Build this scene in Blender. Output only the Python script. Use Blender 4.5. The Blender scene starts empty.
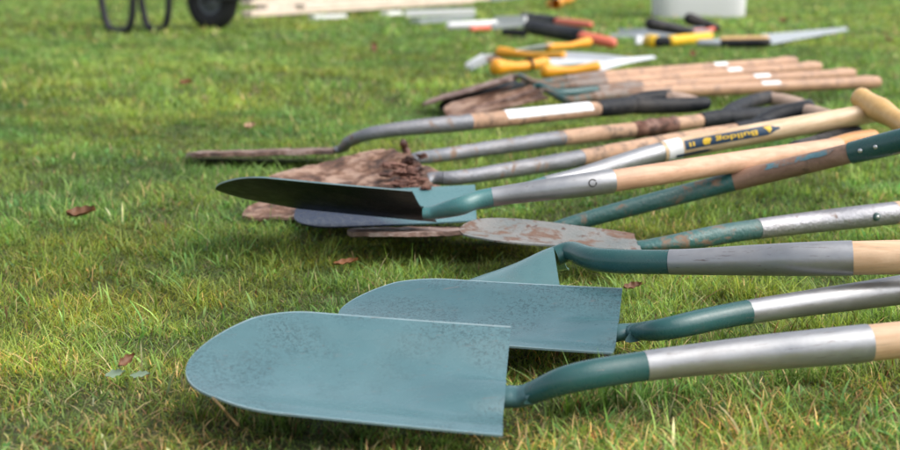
import bpy, bmesh, math, random
import numpy as np
from mathutils import Vector, Matrix, noise

random.seed(7)
rng = np.random.default_rng(11)
scene = bpy.context.scene
COL = scene.collection

# ------------------------------------------------------------------ camera
CAM_H = 0.43
FPX = 1400.0
PITCH = math.atan((225 + 37) / FPX)
cam_d = bpy.data.cameras.new('camera')
cam = bpy.data.objects.new('camera', cam_d)
COL.objects.link(cam)
cam.location = (0, 0, CAM_H)
cam.rotation_euler = (math.pi / 2 - PITCH, 0, 0)
cam_d.sensor_width = 36
cam_d.lens = FPX / 900 * 36
cam_d.clip_start = 0.05
cam_d.clip_end = 2000
cam_d.dof.use_dof = True
cam_d.dof.focus_distance = 1.66
cam_d.dof.aperture_fstop = 5.6
cam_d.dof.aperture_blades = 9
scene.camera = cam

FW = Vector((0, math.cos(PITCH), -math.sin(PITCH)))
UP = Vector((0, math.sin(PITCH), math.cos(PITCH)))


def at(px, py, z=0.0):
    """point of the place at height z that is surveyed at (px, py) in the photograph"""
    d = FW + Vector((1, 0, 0)) * ((px - 450) / FPX) + UP * ((225 - py) / FPX)
    t = (z - CAM_H) / d.z
    return Vector((0, 0, CAM_H)) + d * t


# ------------------------------------------------------------------ materials
class NT:
    def __init__(self, name):
        self.m = bpy.data.materials.new(name)
        self.m.use_nodes = True
        self.t = self.m.node_tree
        self.t.nodes.clear()
        self.out = self.n('ShaderNodeOutputMaterial')
        self.p = self.n('ShaderNodeBsdfPrincipled')
        self.l(self.p.outputs[0], self.out.inputs[0])
        self.tc = self.n('ShaderNodeTexCoord')

    def n(self, kind, **kw):
        nd = self.t.nodes.new(kind)
        for k, v in kw.items():
            setattr(nd, k, v)
        return nd

    def l(self, a, b):
        self.t.links.new(a, b)

    def mapping(self, scale, loc=(0, 0, 0)):
        mp = self.n('ShaderNodeMapping')
        mp.inputs['Scale'].default_value = scale
        mp.inputs['Location'].default_value = loc
        self.l(self.tc.outputs['Object'], mp.inputs[0])
        return mp.outputs[0]

    def noise(self, scale, detail=4, rough=0.55, vec=None, dist=0.0):
        nz = self.n('ShaderNodeTexNoise')
        nz.inputs['Scale'].default_value = scale
        nz.inputs['Detail'].default_value = detail
        nz.inputs['Roughness'].default_value = rough
        nz.inputs['Distortion'].default_value = dist
        self.l(vec if vec is not None else self.tc.outputs['Object'], nz.inputs['Vector'])
        return nz.outputs[0]

    def ramp(self, fac, stops, interp='LINEAR'):
        r = self.n('ShaderNodeValToRGB')
        r.color_ramp.interpolation = interp
        el = r.color_ramp.elements
        while len(el) < len(stops):
            el.new(0.5)
        for e, (p, c) in zip(el, stops):
            e.position = p
            e.color = tuple(c) + (1,) if len(c) == 3 else c
        self.l(fac, r.inputs[0])
        return r.outputs[0]

    def mix(self, fac, a, b, blend='MIX'):
        m = self.n('ShaderNodeMix', data_type='RGBA', blend_type=blend)
        if isinstance(fac, (int, float)):
            m.inputs[0].default_value = fac
        else:
            self.l(fac, m.inputs[0])
        for s, i in ((a, 6), (b, 7)):
            if isinstance(s, tuple):
                m.inputs[i].default_value = s + (1,)
            else:
                self.l(s, m.inputs[i])
        return m.outputs[2]

    def bump(self, h, strength=0.3, dist=0.002):
        b = self.n('ShaderNodeBump')
        b.inputs['Strength'].default_value = strength
        b.inputs['Distance'].default_value = dist
        self.l(h, b.inputs['Height'])
        self.l(b.outputs[0], self.p.inputs['Normal'])

    def base(self, c):
        if isinstance(c, tuple):
            self.p.inputs['Base Color'].default_value = c + (1,)
        else:
            self.l(c, self.p.inputs['Base Color'])

    def set(self, **kw):
        for k, v in kw.items():
            self.p.inputs[k].default_value = v


def g(v):
    return (v, v, v)


def paint(name, c, c2, rough=0.4, mud=0.0, mudc=(0.12, 0.07, 0.045), scratch=0.0, wet=0.0, metallic=0.0, scale=14, specks=False, film=.35):
    t = NT(name)
    f = t.noise(scale, 5, 0.6)
    col = t.mix(t.ramp(f, [(0.35, g(0)), (0.68, g(1))]), c, c2)
    rg = t.noise(60, 4, 0.6)
    rr = t.ramp(rg, [(0.3, g(max(rough - 0.1, 0.05))), (0.75, g(rough + 0.12))])
    if wet > 0:
        # rain droplets and damp rubbed patch
        patch = t.ramp(t.noise(8, 3, 0.5), [(0.44, g(0)), (0.56, g(1))])
        spots = t.ramp(t.noise(300, 4, 0.65, dist=1.0), [(0.47, g(0)), (0.6, g(1))])
        both = t.mix(1.0, patch, spots, 'MULTIPLY')
        col = t.mix(both, col, tuple(x * 0.62 for x in c))
        rr = t.mix(both, rr, g(0.24))
        h = t.mix(0.5, both, t.noise(500, 3))
        t.bump(h, 0.25, 0.0008)
    else:
        t.bump(t.mix(.25, t.noise(22, 3), t.noise(240, 4)), 0.35, 0.0015)
    film_ = t.ramp(t.noise(7, 7, 0.7, dist=0.5), [(0.48, g(0)), (0.75, g(film))])
    col = t.mix(film_, col, (0.20, 0.17, 0.14))
    if scratch > 0:
        v = t.mapping((6, 120, 120))
        s = t.ramp(t.noise(3, 6, 0.75, vec=v), [(0.64 - scratch * .12, g(0)), (0.68 - scratch * .05, g(1))])
        col = t.mix(s, col, (0.16, 0.13, 0.12))
    if mud > 0:
        mk = t.ramp(t.noise(26, 8, 0.68, dist=0.4), [(0.72 - mud * 0.42, g(0)), (0.78 - mud * 0.36, g(1))])
        mc = t.mix(t.noise(90, 4), mudc, tuple(x * 2.1 for x in mudc))
        col = t.mix(mk, col, mc)
        rr = t.mix(mk, rr, g(0.8))
        hh = t.mix(mk, t.noise(200, 4), t.noise(70, 6, 0.7))
        t.bump(hh, 0.5, 0.003)
    if specks:
        sp = t.ramp(t.noise(75, 3, .5), [(.63, g(0)), (.68, g(.9))])
        col = t.mix(sp, col, (.09, .04, .025))
    t.base(col)
    t.l(rr, t.p.inputs['Roughness'])
    t.set(Metallic=metallic)
    return t.m


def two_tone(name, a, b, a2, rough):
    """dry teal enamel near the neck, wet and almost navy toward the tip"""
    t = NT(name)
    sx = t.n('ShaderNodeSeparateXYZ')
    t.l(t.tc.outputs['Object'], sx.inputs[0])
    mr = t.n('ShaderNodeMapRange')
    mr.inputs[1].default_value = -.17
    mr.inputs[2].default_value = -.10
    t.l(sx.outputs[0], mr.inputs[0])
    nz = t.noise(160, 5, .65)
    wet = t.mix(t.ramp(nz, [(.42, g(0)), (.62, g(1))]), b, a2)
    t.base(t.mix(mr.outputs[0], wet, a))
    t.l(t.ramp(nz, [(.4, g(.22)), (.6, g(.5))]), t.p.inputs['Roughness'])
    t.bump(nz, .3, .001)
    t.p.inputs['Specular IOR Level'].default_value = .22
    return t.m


def wood(name, c, c2, rough=0.6, dirt=0.0, dirtc=(0.10, 0.07, 0.05), mapscale=(2.2, 55, 55)):
    t = NT(name)
    v = t.mapping(mapscale)
    f = t.noise(1.6, 6, 0.65, vec=v, dist=0.7)
    col = t.mix(t.ramp(f, [(0.32, g(0)), (0.7, g(1))]), c, c2)
    fine = t.ramp(t.noise(5, 5, 0.7, vec=v), [(0.55, g(0)), (0.72, g(1))])
    col = t.mix(t.mix(1.0, fine, g(0.6), 'MULTIPLY'), col, tuple(x * 0.5 for x in c2))
    stain = t.ramp(t.noise(9, 6, 0.65), [(0.42, g(0)), (0.72, g(.45))])
    col = t.mix(stain, col, tuple(x * 0.5 for x in c))
    if dirt > 0:
        mk = t.ramp(t.noise(20, 8, 0.7, dist=0.5), [(0.7 - dirt * 0.4, g(0)), (0.8 - dirt * 0.36, g(1))])
        col = t.mix(t.mix(1.0, mk, g(0.85), 'MULTIPLY'), col, dirtc)
    t.base(col)
    t.set(Roughness=rough)
    t.bump(t.noise(3, 5, 0.7, vec=v), 0.2, 0.0015)
    return t.m


def plain(name, c, rough=0.5, var=0.25, metallic=0.0, scale=30):
    t = NT(name)
    f = t.noise(scale, 5, 0.6)
    t.base(t.mix(f, tuple(x * (1 - var) for x in c), tuple(min(1, x * (1 + var)) for x in c)))
    t.set(Roughness=rough, Metallic=metallic)
    t.bump(t.noise(180, 4), 0.12, 0.001)
    return t.m


def mud_mat(name, c, c2, c3):
    t = NT(name)
    f = t.noise(20, 9, 0.72, vec=t.mapping((.75, 1, 1)), dist=.4)
    col = t.ramp(f, [(0.39, c), (0.5, c2), (0.59, c3)])
    t.base(col)
    t.l(t.ramp(t.noise(25, 5), [(0.35, g(0.35)), (0.6, g(0.85))]), t.p.inputs['Roughness'])
    t.bump(t.mix(0.5, f, t.noise(120, 8, 0.75)), 0.9, 0.006)
    return t.m


M = {}
M['blade'] = paint('powder_coated_teal', (0.072, 0.156, 0.174), (0.088, 0.178, 0.196), 0.27, film=.06, wet=1.0, scratch=0.12)
M['blade_b'] = paint('powder_coated_teal_dimmed', (0.052, 0.122, 0.140), (0.062, 0.14, 0.158), 0.32, film=.06, wet=1.0, scratch=0.12)  # darker copy of the blade teal; the nearest blade's extra sheen put into colour
M['neck_start_sheen'] = paint('neck_sheen_teal', (0.045, 0.118, 0.125), (0.055, 0.135, 0.142), 0.28, film=.08)  # lighter tone carries the sky reflection where neck meets blade
M['blade_clean'] = paint('pale_teal_enamel', (0.10, 0.21, 0.22), (0.13, 0.25, 0.255), 0.3, scratch=0.2)
M['blade_dirty'] = paint('muddy_teal_enamel', (0.15, 0.17, 0.165), (0.24, 0.23, 0.215), 0.45, mud=0.52, mudc=(0.095, 0.055, 0.037), specks=True)
M['blade_navy'] = paint('wet_navy_enamel', (0.018, 0.034, 0.07), (0.03, 0.06, 0.10), 0.3, wet=1.0)
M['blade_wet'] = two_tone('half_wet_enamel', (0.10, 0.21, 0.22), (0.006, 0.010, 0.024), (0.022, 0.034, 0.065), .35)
M['blade_dark'] = paint('dark_enamel_and_shade', (0.005, 0.014, 0.014), (0.009, 0.018, 0.018), 0.5, mud=0.1, mudc=(.03, .03, .03))  # near-black puts the tipped shovel's underside shade into colour; also one dark spade
M['rust'] = mud_mat('rusty_muddy_steel', (0.07, 0.04, 0.03), (0.22, 0.13, 0.10), (0.38, 0.28, 0.24))
M['mud'] = mud_mat('dried_mud', (0.040, 0.018, 0.010), (0.17, 0.085, 0.050), (0.38, 0.25, 0.18))
M['mudclod'] = mud_mat('mud_clod', (0.035, 0.014, 0.008), (0.13, 0.052, 0.032), (0.27, 0.14, 0.10))
M['fleck'] = mud_mat('mud_fleck', (0.10, 0.045, 0.03), (0.19, 0.085, 0.055), (0.28, 0.15, 0.10))
M['green'] = paint('green_gloss_enamel', (0.018, 0.080, 0.078), (0.026, 0.10, 0.098), 0.27, film=.12, scratch=0.1)
M['teal'] = paint('teal_gloss_enamel', (0.045, 0.155, 0.155), (0.06, 0.185, 0.185), 0.3, scratch=0.2)
M['green_dirty'] = paint('scuffed_green_enamel', (0.025, 0.10, 0.095), (0.05, 0.14, 0.13), 0.36, mud=0.42, mudc=(0.14, 0.09, 0.06), scratch=0.4)
M['green_mud'] = paint('muddy_green_enamel', (0.02, 0.07, 0.065), (0.03, 0.09, 0.085), 0.4, mud=0.7, mudc=(0.10, 0.065, 0.045))
M['silver'] = paint('silver_lacquer', (0.33, 0.335, 0.345), (0.40, 0.405, 0.415), 0.40, metallic=0.7, film=.25, scratch=0.3)
M['silver_dirty'] = paint('dirty_silver_lacquer', (0.33, 0.33, 0.355), (0.42, 0.42, 0.445), 0.4, metallic=0.65, mud=0.3, scratch=0.3)
M['grey_dirty'] = paint('dull_grey_steel', (0.17, 0.18, 0.20), (0.25, 0.255, 0.275), 0.46, metallic=0.4, mud=0.42, mudc=(0.16, 0.11, 0.08), scratch=0.3)
M['brown_socket'] = paint('mud_brown_socket', (0.17, 0.13, 0.11), (0.26, 0.20, 0.165), 0.5, mud=0.6, mudc=(0.13, 0.08, 0.055), scratch=0.3)
M['ash'] = wood('pale_ash', (0.60, 0.37, 0.205), (0.82, 0.58, 0.38), 0.5)
M['ash_pink'] = wood('pinkish_ash', (0.54, 0.30, 0.175), (0.74, 0.47, 0.32), 0.5)
M['ash_white'] = wood('varnished_white_ash', (0.60, 0.40, 0.22), (0.80, 0.62, 0.42), 0.34)
M['ash_gold'] = wood('golden_varnished_ash', (0.62, 0.36, 0.12), (0.74, 0.48, 0.20), 0.3)
M['ash_orange'] = wood('orange_varnished_ash', (0.50, 0.22, 0.06), (0.62, 0.30, 0.09), 0.35)
M['wood_dirty'] = wood('weathered_ash', (0.42, 0.24, 0.14), (0.55, 0.36, 0.24), 0.65, dirt=0.5)
M['wood_brown'] = wood('brown_stained_ash', (0.26, 0.15, 0.10), (0.40, 0.25, 0.18), 0.55, dirt=0.4)
M['wood_far'] = wood('tan_ash', (0.42, 0.235, 0.135), (0.57, 0.345, 0.21), 0.5, dirt=0.5, dirtc=(0.25, 0.15, 0.1))
M['wood_grip'] = wood('worn_grip_wood', (0.34, 0.23, 0.17), (0.48, 0.35, 0.27), 0.6, dirt=0.3)
M['board'] = wood('planed_softwood', (0.72, 0.57, 0.44), (0.84, 0.71, 0.58), 0.6)
M['black'] = paint('black_polypropylene', (0.006, 0.007, 0.010), (0.012, 0.014, 0.018), 0.5, mud=0.12, mudc=(.06, .05, .045))
M['black'].node_tree.nodes['Principled BSDF'].inputs['Specular IOR Level'].default_value = .25
M['black_tube'] = plain('black_powder_coat', (0.018, 0.019, 0.021), 0.4)
M['edge_highlight'] = paint('painted_edge_highlight', (0.17, 0.27, 0.30), (0.24, 0.33, 0.35), 0.35, scratch=.4)  # highlight along the blade edges, painted as a paler strip
M['rubber'] = plain('black_rubber', (0.02, 0.02, 0.022), 0.65)
M['rim'] = plain('dark_grey_rim', (0.13, 0.145, 0.165), 0.45)
M['orange'] = plain('orange_plastic', (0.80, 0.34, 0.015), 0.42, 0.08)
M['yellow'] = plain('yellow_plastic', (0.80, 0.48, 0.01), 0.42, 0.08)
M['red'] = plain('red_plastic', (0.75, 0.17, 0.10), 0.4, 0.1)
M['steel'] = plain('bright_steel', (0.62, 0.64, 0.66), 0.42, 0.08, metallic=0.25)
M['steel_grey'] = plain('grey_steel', (0.34, 0.37, 0.39), 0.42, 0.15, metallic=0.3)
M['white'] = plain('white_paint', (0.82, 0.82, 0.81), 0.5, 0.06)
M['box'] = plain('white_plastic', (0.93, 0.93, 0.93), 0.45, 0.05, scale=4)
M['paper'] = plain('white_paper', (0.78, 0.78, 0.78), 0.55, 0.05)
M['navy_label'] = plain('navy_print', (0.015, 0.045, 0.09), 0.4, 0.15)
M['yellow_print'] = plain('yellow_print', (0.78, 0.50, 0.03), 0.4, 0.08)
M['rivet'] = plain('bright_rivet', (0.62, 0.62, 0.62), 0.3, 0.1, metallic=0.8)
M['blue_tape'] = paint('flaking_blue_paint', (0.10, 0.23, 0.27), (0.16, 0.30, 0.34), 0.5, mud=0.45, mudc=(0.2, 0.12, 0.085))
M['leaf_brown'] = plain('dead_leaf', (0.16, 0.070, 0.028), 0.6, 0.5, scale=80)
M['leaf_orange'] = plain('orange_leaf', (0.20, 0.075, 0.022), 0.6, 0.4, scale=80)
M['leaf_tan'] = plain('tan_leaf', (0.42, 0.27, 0.16), 0.6, 0.4, scale=80)
M['leaf_grey'] = plain('grey_green_leaf', (0.20, 0.27, 0.17), 0.5, 0.3, scale=60)
M['straw'] = plain('straw', (0.40, 0.26, 0.13), 0.6, 0.3)


# ------------------------------------------------------------------ mesh helpers
def empty(name, label, cat, loc, rot=None, group=None):
    o = bpy.data.objects.new(name, None)
    COL.objects.link(o)
    mw = Matrix.Translation(loc)
    if rot is not None:
        mw = mw @ rot.to_4x4()
    o.matrix_world = mw
    o.empty_display_size = 0.05
    o['label'] = label
    o['category'] = cat
    if group:
        o['group'] = group
    o['_mw'] = [v for r in mw for v in r]
    return o


MW = {}


def world_of(o):
    if o.name in MW:
        return MW[o.name]
    if '_mw' in o:
        v = list(o['_mw'])
        MW[o.name] = Matrix([v[0:4], v[4:8], v[8:12], v[12:16]])
        del o['_mw']
        return MW[o.name]
    return world_of(o.parent)


def build(name, verts, faces, mat, parent=None, smooth=True, sharp=40, label=None):
    """one mesh object from WORLD coordinates; stored in the frame of its thing"""
    inv = world_of(parent).inverted() if parent is not None else Matrix()
    me = bpy.data.meshes.new(name)
    me.from_pydata([inv @ Vector(v) for v in verts], [], faces)
    bm = bmesh.new()
    bm.from_mesh(me)
    bmesh.ops.recalc_face_normals(bm, faces=bm.faces)
    bm.to_mesh(me)
    bm.free()
    if smooth:
        me.polygons.foreach_set('use_smooth', [True] * len(me.polygons))
        me.set_sharp_from_angle(angle=math.radians(sharp))
    me.materials.append(mat)
    o = bpy.data.objects.new(name, me)
    COL.objects.link(o)
    if parent is not None:
        o.parent = parent
    if label:
        o['label'] = label
    return o


def tagged(o, label, cat, group=None):
    o['label'] = label
    o['category'] = cat
    if group:
        o['group'] = group
    return o


def catmull(pts, n=8):
    P = [pts[0] * 2 - pts[1]] + list(pts) + [pts[-1] * 2 - pts[-2]]
    out = []
    for i in range(1, len(P) - 2):
        p0, p1, p2, p3 = P[i - 1:i + 3]
        for k in range(n):
            t = k / n
            out.append(0.5 * ((2 * p1) + (p2 - p0) * t + (2 * p0 - 5 * p1 + 4 * p2 - p3) * t * t + (3 * p1 - p0 - 3 * p2 + p3) * t ** 3))
    out.append(P[-2].copy())
    return out


def sweep(pts, rad, seg=14, up=Vector((0, 0, 1)), squash=None, caps=True, wob=0.0):
    """tube along pts; rad list; squash list = ratio of side radius to vertical radius"""
    V, F = [], []
    n = len(pts)
    for i, p in enumerate(pts):
        d = (pts[min(i + 1, n - 1)] - pts[max(i - 1, 0)]).normalized()
        side = d.cross(up)
        if side.length < 1e-4:
            side = d.cross(Vector((0, 1, 0)))
        side.normalize()
        u = side.cross(d).normalized()
        q = squash[i] if squash else 1.0
        for k in range(seg):
            a = 2 * math.pi * k / seg
            r = rad[i]
            if wob:
                r *= 1 + wob * noise.noise(Vector((p.x * 40 + math.cos(a), p.y * 40 + math.sin(a), p.z * 40)))
            V.append(p + side * (math.cos(a) * r * q) + u * (math.sin(a) * r))
    for i in range(n - 1):
        for k in range(seg):
            a, b = i * seg + k, i * seg + (k + 1) % seg
            F.append((a, b, b + seg, a + seg))
    if caps:
        F.append(tuple(range(seg - 1, -1, -1)))
        F.append(tuple((n - 1) * seg + k for k in range(seg)))
    return V, F


def capsule(pts, rad, seg=14, end=1.0, both=True, **kw):
    """tube with rounded ends"""
    P, R = list(pts), list(rad)
    for which in ((0, 1) if both else (1,)):
        tip = P[0] if which == 0 else P[-1]
        nb = P[1] if which == 0 else P[-2]
        r = R[0] if which == 0 else R[-1]
        d = (tip - nb).normalized()
        ext = [(tip + d * r * end * math.sin(a), max(r * math.cos(a), r * 0.02)) for a in (0.4, 0.8, 1.15, 1.4, 1.55)]
        if which == 0:
            P = [e[0] for e in reversed(ext)] + P
            R = [e[1] for e in reversed(ext)] + R
        else:
            P = P + [e[0] for e in ext]
            R = R + [e[1] for e in ext]
    return sweep(P, R, seg, **kw)


def box_vf(c, ax, ay, az, bevel=0.0):
    """(possibly bevelled) box with half axis vectors"""
    bm = bmesh.new()
    bmesh.ops.create_cube(bm, size=2)
    for v in bm.verts:
        v.co = c + ax * v.co.x + ay * v.co.y + az * v.co.z
    if bevel > 0:
        bmesh.ops.bevel(bm, geom=list(bm.edges), offset=bevel, segments=2, affect='EDGES', profile=0.6)
    bm.verts.index_update()
    V = [v.co.copy() for v in bm.verts]
    F = [tuple(v.index for v in f.verts) for f in bm.faces]
    bm.free()
    return V, F


def merge(*parts):
    V, F = [], []
    for v, f in parts:
        o = len(V)
        V += list(v)
        F += [tuple(i + o for i in ff) for ff in f]
    return V, F


def sub_path(P, s0, s1, step=0.008):
    """piece of polyline P between arc lengths s0..s1"""
    acc = [0.0]
    for i in range(1, len(P)):
        acc.append(acc[-1] + (P[i] - P[i - 1]).length)
    n = max(3, int((s1 - s0) / step))
    out = []
    for k in range(n + 1):
        s = s0 + (s1 - s0) * k / n
        j = 0
        while j < len(acc) - 2 and acc[j + 1] < s:
            j += 1
        t = (s - acc[j]) / max(acc[j + 1] - acc[j], 1e-9)
        out.append(P[j].lerp(P[j + 1], t))
    return out


def plen(P):
    return sum((P[i] - P[i - 1]).length for i in range(1, len(P)))


def nearest_s(P, q):
    best, bs, acc = 1e9, 0, 0
    for i in range(1, len(P)):
        a, b = P[i - 1], P[i]
        d = b - a
        t = max(0, min(1, (q - a).dot(d) / max(d.length_squared, 1e-12)))
        dd = (a + d * t - q).length
        if dd < best:
            best, bs = dd, acc + t * d.length
        acc += d.length
    return bs


def smoothstep(a, b, x):
    t = max(0.0, min(1.0, (x - a) / (b - a)))
    return t * t * (3 - 2 * t)


def blade_vf(S, T, roll, w, dish=0.022, nose=0.42, tipcurve=0.012, frog=0.012, thick=0.0022, flip=False,
             taper=0.0, power=2.2, rough=0.0, nu=40, nv=36, frog_len=0.30, lump=0.0, frog_pow=2.0):
    """shovel blade from tip T to shoulder middle S. roll > 0 turns the face to the camera side"""
    X = (T - S).normalized()
    L = (T - S).length
    Yh = Vector((0, 0, 1)).cross(X).normalized()
    if Yh.y < 0:
        Yh = -Yh
    Zh = Yh.cross(X)
    if Zh.z < 0:
        Zh = -Zh
    c, s = math.cos(roll), math.sin(roll)
    Y = Yh * c + Zh * s          # far side
    Z = Zh * c - Yh * s          # face normal
    top, bot = [], []
    sgn = -1 if flip else 1
    for i in range(nu + 1):
        u = i / nu
        t = u ** 1.6 if u < 0.5 else u ** 1.6
        # t: 0 tip .. 1 shoulder
        if t < nose:
            hw = (w / 2) * (1 - (1 - t / nose) ** power) ** (1 / power)
        else:
            hw = w / 2
        hw *= (1 + taper * (t - nose))
        hw = max(hw, 0.004)
        for j in range(nv + 1):
            v = max(-1, min(1, (-1 + 2 * (j - 1) / (nv - 2)))) if 0 < j < nv else (-1 if j == 0 else 1)
            if j in (1, nv - 1):
                v *= 1 - min(.0022 / hw, .4)
            y = v * hw
            av = abs(y) / (w / 2)
            z = dish * (av ** 2 if av < .8 else .64 + .55 * (av - .8)) * (0.55 + 0.45 * t)
            z += tipcurve * (1 - t) ** 2
            z *= sgn
            fr = smoothstep(1 - frog_len, 1.02, t)
            z += frog * math.exp(-(abs(y) / ((.0245 if frog_pow > 3 else .021) + 0.020 * (1 - t) / frog_len)) ** frog_pow) * fr ** 1.5
            xx = L * (1 - t) - (0.006 * (1 - v * v)) * smoothstep(0.8, 1, t) * 0
            p = S + X * xx + Y * y + Z * z
            if lump:
                k = smoothstep(.55, .85, t + .12 * noise.noise(p * 30))
                p += Z * lump * k * (.75 + .8 * noise.noise(p * 33) + .5 * noise.noise(p * 75)) * (1 - .5 * v * v)
            if rough:
                p += Z * rough * (noise.noise(p * 38) + 0.6 * noise.noise(p * 95) + 0.35 * noise.noise(p * 210))
            top.append(p)
            bot.append(p - Z * thick)
    n = nv + 1
    V = top + bot
    o = len(top)
    F = []
    for i in range(nu):
        for j in range(nv):
            a = i * n + j
            F.append((a, a + 1, a + n + 1, a + n))
            F.append((o + a, o + a + n, o + a + n + 1, o + a + 1))
    for i in range(nu):
        for j in (0, nv):
            a = i * n + j
            F.append((a, a + n, o + a + n, o + a))
    for i in (0, nu):
        for j in range(nv):
            a = i * n + j
            F.append((a, a + 1, o + a + 1, o + a))
    return V, F, (X, Y, Z)


def frame_of(S, far):
    X = (far - S).normalized()
    Z = Vector((0, 0, 1))
    Y = Z.cross(X).normalized()
    Z = X.cross(Y)
    return Matrix((X, Y, Z)).transposed()


def rivet(p, nrm, r, mat, parent):
    V, F = capsule([p - nrm * 0.001, p + nrm * 0.0006], [r, r], 10, end=0.45, both=False)
    return build('rivet', V, F, mat, parent)


def d_grip(thing, P_end, d, A, B, mat_sleeve, mat_bar, sleeve_from=None, r=0.019, bar_r=0.018, sleeve_label=None):
    """D handle: sleeve, two arms that spread to the crossbar ends A and B, wooden crossbar"""
    parts = []
    if sleeve_from is not None:
        pts = sub_path([sleeve_from, P_end], 0, (P_end - sleeve_from).length)
        parts.append(sweep(pts, [r * (1.0 + 0.10 * math.sin(3.1 * i / len(pts))) for i in range(len(pts))], 16))
    mid = (A + B) / 2
    for E in (A, B):
        out = (E - mid).normalized()
        c1 = P_end - d * 0.01 + out * r * 0.3
        c2 = P_end + (mid - P_end) * 0.35 + (E - mid) * 0.72
        c3 = P_end + (mid - P_end) * 0.75 + (E - mid) * 1.02
        pts = catmull([c1, c2, c3, E + out * 0.002, E + (mid - P_end).normalized() * 0.013], 6)
        m = len(pts)
        rr = [0.020 - 0.003 * i / m for i in range(m)]
        parts.append(capsule(pts, rr, 12, both=True, squash=None))
    build('handle_yoke', *merge(*parts), mat_sleeve, thing, label=sleeve_label)
    pts = sub_path([A, B], 0, (B - A).length, 0.006)
    m = len(pts) - 1
    build('crossbar', *sweep(pts, [bar_r * (0.86 + 0.2 * math.sin(math.pi * i / m)) for i in range(m + 1)], 16), mat_bar, thing)


def shovel(name, label, cat, S, T, roll, w, path, marks, mats, blade_kw=None, group=None, end_round=False,
           r_neck=(0.012, 0.0145), r_sock=(0.0145, 0.0185), r_shaft=0.018, neck_back=0.006, neck_sq=1.1, wob=0.0, shaft_name='shaft', neck_in=False, neck_rise=.004):
    """path: world points from shoulder to shaft end; marks: (point where neck ends, point where socket ends)"""
    blade_kw = blade_kw or {}
    root = empty(name, label, cat, Vector((S.x, S.y, min(S.z, T.z) - 0.01)), frame_of(S, path[-1]), group)
    V, F, fr = blade_vf(S, T, roll, w, **blade_kw)
    bl = build('blade', V, F, mats['blade'], root, sharp=35)
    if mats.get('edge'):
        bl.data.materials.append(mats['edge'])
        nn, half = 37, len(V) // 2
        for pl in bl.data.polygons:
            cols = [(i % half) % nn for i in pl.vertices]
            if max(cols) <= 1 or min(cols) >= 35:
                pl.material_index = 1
    X, Y, Z = fr
    start = S + X * neck_back + Z * (blade_kw.get('frog', 0.012) - r_neck[0] * .92)
    fz = blade_kw.get('frog', .012)
    flat0 = r_neck[0] * (.78 if neck_in else .64)
    start = S + X * .001 + Z * (fz - flat0 - (.0026 if neck_in else 0))
    pre = [S + X * .022 + Z * (fz * .80 - flat0 - .0115)] if neck_in else []
    P = catmull(pre + [start, start - X * .020 + Z * neck_rise] + list(path)[1:], 10)
    tot = plen(P)
    s1 = nearest_s(P, marks[0])
    s2 = nearest_s(P, marks[1]) if marks[1] is not None else tot
    a = sub_path(P, 0, s1, 0.006)
    m = len(a) - 1
    rad = [flat0 + (r_neck[1] - flat0) * smoothstep(.13 if neck_in else -.1, 0.72 if neck_in else .6, i / m) for i in range(m + 1)]
    if neck_in:
        neck_sq = .62
    sq = [1 + neck_sq * (1 - smoothstep(.12 if neck_in else -.05, .55, i / m)) for i in range(m + 1)]
    rad[-1] *= 1.012
    V, F = sweep(a, rad, 18, squash=sq, wob=wob)
    dl = (a[-1] - a[-2]).normalized()
    for k in range(18):        # the paint line wavers
        V[m * 18 + k] = V[m * 18 + k] + dl * (.0035 * (noise.noise(V[m * 18 + k] * 90) + .35))
    if neck_in:
        ms = int(.068 / plen(a) * m)
        build('neck', *sweep(a[ms - 2:], [r * .9985 for r in rad[ms - 2:]], 18, squash=sq[ms - 2:]), mats['neck'], root)
    else:
        build('neck', V, F, mats['neck'], root)
    if neck_in:   # flared start of the neck; its paler teal paints the sky's reflection
        V, F = sweep(a[:ms + 1], [rad[i] + .0003 for i in range(ms + 1)], 18, squash=sq[:ms + 1])
        for k in range(18):
            V[ms * 18 + k] = V[ms * 18 + k] + dl * (.004 * noise.noise(V[ms * 18 + k] * 90) + .014 * math.sin(2 * math.pi * k / 18))
        build('neck_start_sheen', V, F, M['neck_start_sheen'], root)
    b = sub_path(P, s1, s2, 0.01)
    m = len(b) - 1
    rad = [r_sock[0] + (r_sock[1] - r_sock[0]) * smoothstep(0, 1, (i / m) ** 0.8) for i in range(m + 1)]
    build('socket', *sweep(b, rad, 20, wob=wob), mats['socket'], root)
    sh = None
    if s2 < tot - 0.01:
        c = sub_path(P, s2 - 0.002, tot, 0.012)
        m = len(c) - 1
        rad = [r_shaft * (0.985 + 0.02 * math.sin(5 * i / m)) for i in range(m + 1)]
        if end_round:
            for i in range(m + 1):
                q = (m - i) * 0.012
                rad[i] *= 1 + 0.22 * math.exp(-((q - 0.045) / 0.035) ** 2)
            V, F = capsule(c, rad, 18, both=False, end=0.9)
        else:
            V, F = sweep(c, rad, 20, wob=wob * 0.6)
        sh = build(shaft_name, V, F, mats['shaft'], root)
    return root, P, fr, sh, (s1, s2, tot)


def dirn(P, s):
    a, b = sub_path(P, max(s - 0.01, 0), s + 0.01, 0.01)[0], sub_path(P, max(s - 0.01, 0), s + 0.01, 0.01)[-1]
    return (b - a).normalized()


def on_shaft(P, s):
    return sub_path(P, s, s + 0.001, 0.001)[0]


def wrap(P, s, ang, r):
    """point on the surface of the shaft: ang = 0 faces the camera, + turns up"""
    c = on_shaft(P, s)
    d = dirn(P, s)
    v = (Vector((0, 0, CAM_H)) - c)
    v = (v - d * v.dot(d)).normalized()
    u = d.cross(v)
    if u.z < 0:
        u = -u
    return c + (v * math.cos(ang) + u * math.sin(ang)) * r, (v * math.cos(ang) + u * math.sin(ang))


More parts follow.
